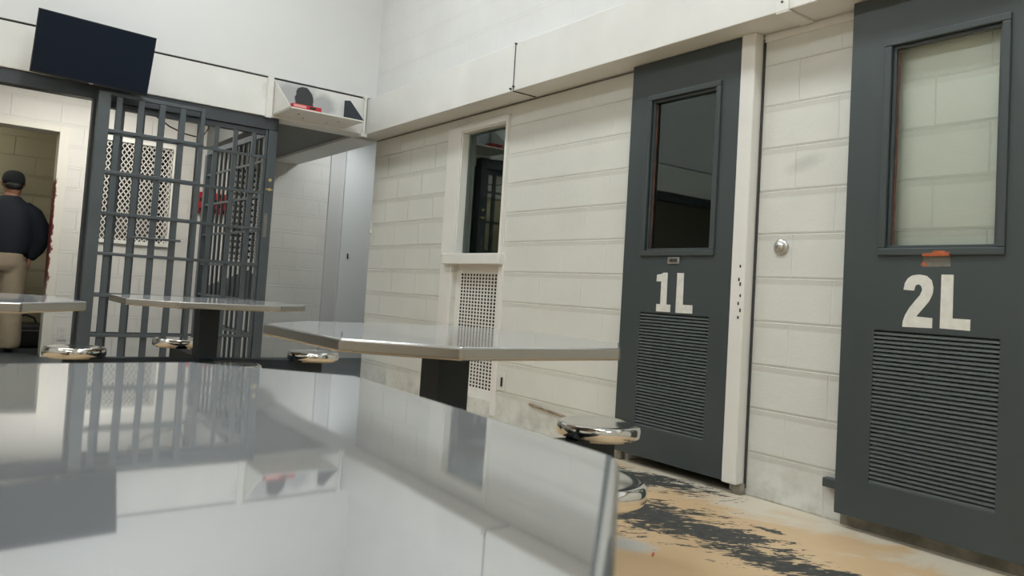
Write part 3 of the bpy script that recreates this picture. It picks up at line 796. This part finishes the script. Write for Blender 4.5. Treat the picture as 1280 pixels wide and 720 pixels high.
for s in (-1, 1):
    limb(m, [((.025, HYo+s*.076, 1.598+HZ), .010), ((.022, HYo+s*.086, 1.618+HZ), .013), ((.022, HYo+s*.089, 1.640+HZ), .015), ((.028, HYo+s*.084, 1.658+HZ), .010)])
    limb(m, [((0, s*.10, .88), .10), ((.005, s*.12, .70), .088), ((.015, s*.13, .50), .062), ((.0, s*.135, .33), .058), ((-.01, s*.138, .10), .040)])
    limb(m, [((-.02, s*.138, .10), .042), ((.04, s*.14, .05), .040), ((.15, s*.15, .035), .030)])
    limb(m, [((x, s*y, z), q) for (x, y, z), q in zip(ARM, (.06, .058, .054, .046, .038, .032, (.030, .024)))])
    w = Vector((.0, s*.245, .890))
    limb(m, [(w, (.028, .021)), (w+Vector((.004, -s*.004, -.045)), (.038, .017)), (w+Vector((.006, -s*.006, -.092)), (.040, .015))])
    for ox, ln in ((-.029, .060), (-.010, .074), (.009, .070), (.027, .056)):
        k0 = w+Vector((.008+ox, -s*.006, -.085))
        limb(m, [(k0, .0098), (k0+Vector((.001, -s*.006, -ln*.45)), .0095), (k0+Vector((.003, -s*.020, -ln*.78)), .0085), (k0+Vector((.004, -s*.034, -ln*.98)), .007)], 12)
    k0 = w+Vector((.036, -s*.006, -.035))
    limb(m, [(k0, .013), (k0+Vector((.022, -s*.008, -.028)), .011), (k0+Vector((.026, -s*.016, -.058)), .008)], 12)
fused(m, 'body', M['skin'], r, .0055, 3)
# long-sleeved shirt
m = MB()
loft(m, [((.0, 0, .935), .180, .232, Zv), ((.015, 0, 1.0), .200, .256, Zv), ((.02, 0, 1.09), .212, .270, Zv), ((.01, 0, 1.20), .200, .268, Zv), ((0, 0, 1.30), .175, .262, Zv), ((-.004, -.01, 1.37), .152, .235, Zv), ((-.004, -.025, 1.42), .125, .170, Zv), ((.002, -.042, 1.455), .095, .110, Zv), ((.010, -.056, 1.482), .074, .076, Zv)], 40)
for s in (-1, 1):
    limb(m, [((x, s*y, z), q) for (x, y, z), q in zip(ARM, (.10, .098, .088, .078, .064, .052, .043))])
fused(m, 'shirt', M['cloth_navy'], r, .011, 8)
# trousers
m = MB()
loft(m, [((0, 0, .975), .170, .218, Zv), ((0, 0, .90), .178, .222, Zv), ((0, 0, .82), .172, .220, Zv), ((.0, 0, .76), .14, .20, Zv)], 40)
for s in (-1, 1):
    limb(m, [((0, s*.108, .84), .130), ((.002, s*.116, .70), .122), ((.012, s*.126, .50), .108), ((.004, s*.132, .30), .102), ((-.004, s*.137, .14), .104), ((.004, s*.138, .075), .102), ((.006, s*.138, .045), .096)])
fused(m, 'trousers', M['cloth_khaki'], r, .011, 6)
# belt
m = MB(); n = 40; prof = []
ring = lambda z, k: [m.bm.verts.new((.005+.176*k*math.cos(2*math.pi*i/n), .226*k*math.sin(2*math.pi*i/n), z)) for i in range(n)]
ra, rb, rc, rd = ring(.905, 1), ring(.948, 1), ring(.948, .93), ring(.905, .93)
for A, Bq in ((ra, rb), (rb, rc), (rc, rd), (rd, ra)):
    for i in range(n): m.bm.faces.new([A[i], A[(i+1) % n], Bq[(i+1) % n], Bq[i]])
m.build('belt', M['leather'], r, 0, True)
# cap: crown, brim on the far side, strap
m = MB()
m.lathe([(.094, 1.635), (.098, 1.66), (.096, 1.70), (.084, 1.735), (.058, 1.758), (.022, 1.768), (.004, 1.769)], (.035, 0, 0), 32)
cap = m.build('cap', M['capcloth'], r, 0, True); cap.scale = (1.08, .98, 1); cap.location = (0, HYo, HZ-.012)
MB().prism([(.10, -.07, 1.655), (.15, -.066, 1.65), (.195, -.035, 1.642), (.205, 0, 1.64), (.195, .035, 1.642), (.15, .066, 1.65), (.10, .07, 1.655)], (0, 0, .006)).build('cap_brim', M['capcloth'], r, .002).location = (0, HYo, HZ-.012)
# hair at the nape and ears
skin_obj('hair', [(.008, HYo, 1.535), (.0, HYo, 1.57), (.0, HYo, 1.62)], [(0, 1), (1, 2)], [(.068, .070), (.084, .088), (.086, .090)], M['black'], r, 2)
for s in (-1, 1):
    skin_obj('shoe', [(-.06, s*.138, .048), (.03, s*.14, .046), (.13, s*.15, .038), (.18, s*.152, .033)], [(0, 1), (1, 2), (2, 3)], [(.048, .045), (.050, .045), (.050, .034), (.036, .025)], M['leather'], r, 2)

# bag on the room floor
r = empty('duffel_bag', (9.25, -.70, 0)); tag(r, 'black bag on the floor behind the person in the doorway', 'bag')
m = MB(); m.box(9.12, 9.40, -.88, -.50, .0, .25)
off(m.build('bag_body', M['black'], None, .05, True, 4), r)
off(MB().box(9.112, 9.12, -.84, -.55, .170, .182).build('zip', M['bare'], None), r)
off(MB().tube([(9.20, -.80, .24), (9.2, -.78, .30), (9.2, -.70, .33), (9.2, -.62, .30), (9.2, -.60, .24)], .010, 8).build('handle', M['black'], None), r)

# ------------------------------------------------------------------ ceiling lights
k = 0
def light(x, y, z, lx, ly, mat, lbl, grp):
    r = empty('ceiling_light', (x, y, z)); tag(r, lbl, 'light', grp)
    m = MB()
    for q in ((-lx, lx, -ly, -ly+.03), (-lx, lx, ly-.03, ly), (-lx, -lx+.03, -ly+.03, ly-.03), (lx-.03, lx, -ly+.03, ly-.03)): m.box(q[0], q[1], q[2], q[3], -.06, -.001)
    m.box(-lx, lx, -ly, ly, -.012, -.001)
    m.build('housing', M['white'], r)
    MB().box(-lx+.03, lx-.03, -ly+.03, ly-.03, -.05, -.04).build('diffuser', mat, r)
for x in (-1.6, 1.2, 4.2):
    for y in (-1.3, 1.9):
        light(x, y, ZC, .62, .32, M['lamp'], 'long fluorescent ceiling light of the high dayroom ceiling', 'dayroom ceiling lights')
light(7.25, -1.0, 2.62, .3, .6, M['lamp_warm'], 'ceiling light of the vestibule behind the gate', None)
light(9.0, .4, 2.70-.08, .2, .3, M['lamp_room'], 'ceiling light of the small room behind the doorway', None)
light(7.35, -3.52, 2.62, .5, .09, M['lamp_cool'], 'ceiling light of the side corridor past the wall end', None)

# ------------------------------------------------------------------ world, camera, view
w = bpy.data.worlds.new('world'); S.world = w; w.use_nodes = True
w.node_tree.nodes['Background'].inputs[0].default_value = (.8, .85, .9, 1); w.node_tree.nodes['Background'].inputs[1].default_value = .02

D = math.pi/180
yaw, pitch, roll = -36.3*D, 2.85*D, 3.56*D
fw = Vector((math.cos(pitch)*math.cos(yaw), math.cos(pitch)*math.sin(yaw), math.sin(pitch)))
r0 = Vector((math.sin(yaw), -math.cos(yaw), 0)); u0 = r0.cross(fw)
R = math.cos(roll)*r0+math.sin(roll)*u0; U = -math.sin(roll)*r0+math.cos(roll)*u0
cam = bpy.data.cameras.new('camera'); co = bpy.data.objects.new('camera', cam); COL.objects.link(co)
co.matrix_world = Matrix.Translation((0, 0, .84)) @ Matrix((R, U, -fw)).transposed().to_4x4()
cam.sensor_width = 36; cam.lens = 961.5/1280*36; cam.shift_y = -(360-320.2)/1280
cam.clip_start = .02
cam.dof.use_dof = True; cam.dof.focus_distance = 4.2; cam.dof.aperture_fstop = 7.5
S.camera = co
S.view_settings.view_transform = 'Standard'; S.view_settings.look = 'None'
S.view_settings.exposure = .75; S.view_settings.gamma = 1; S.view_settings.use_curve_mapping = False
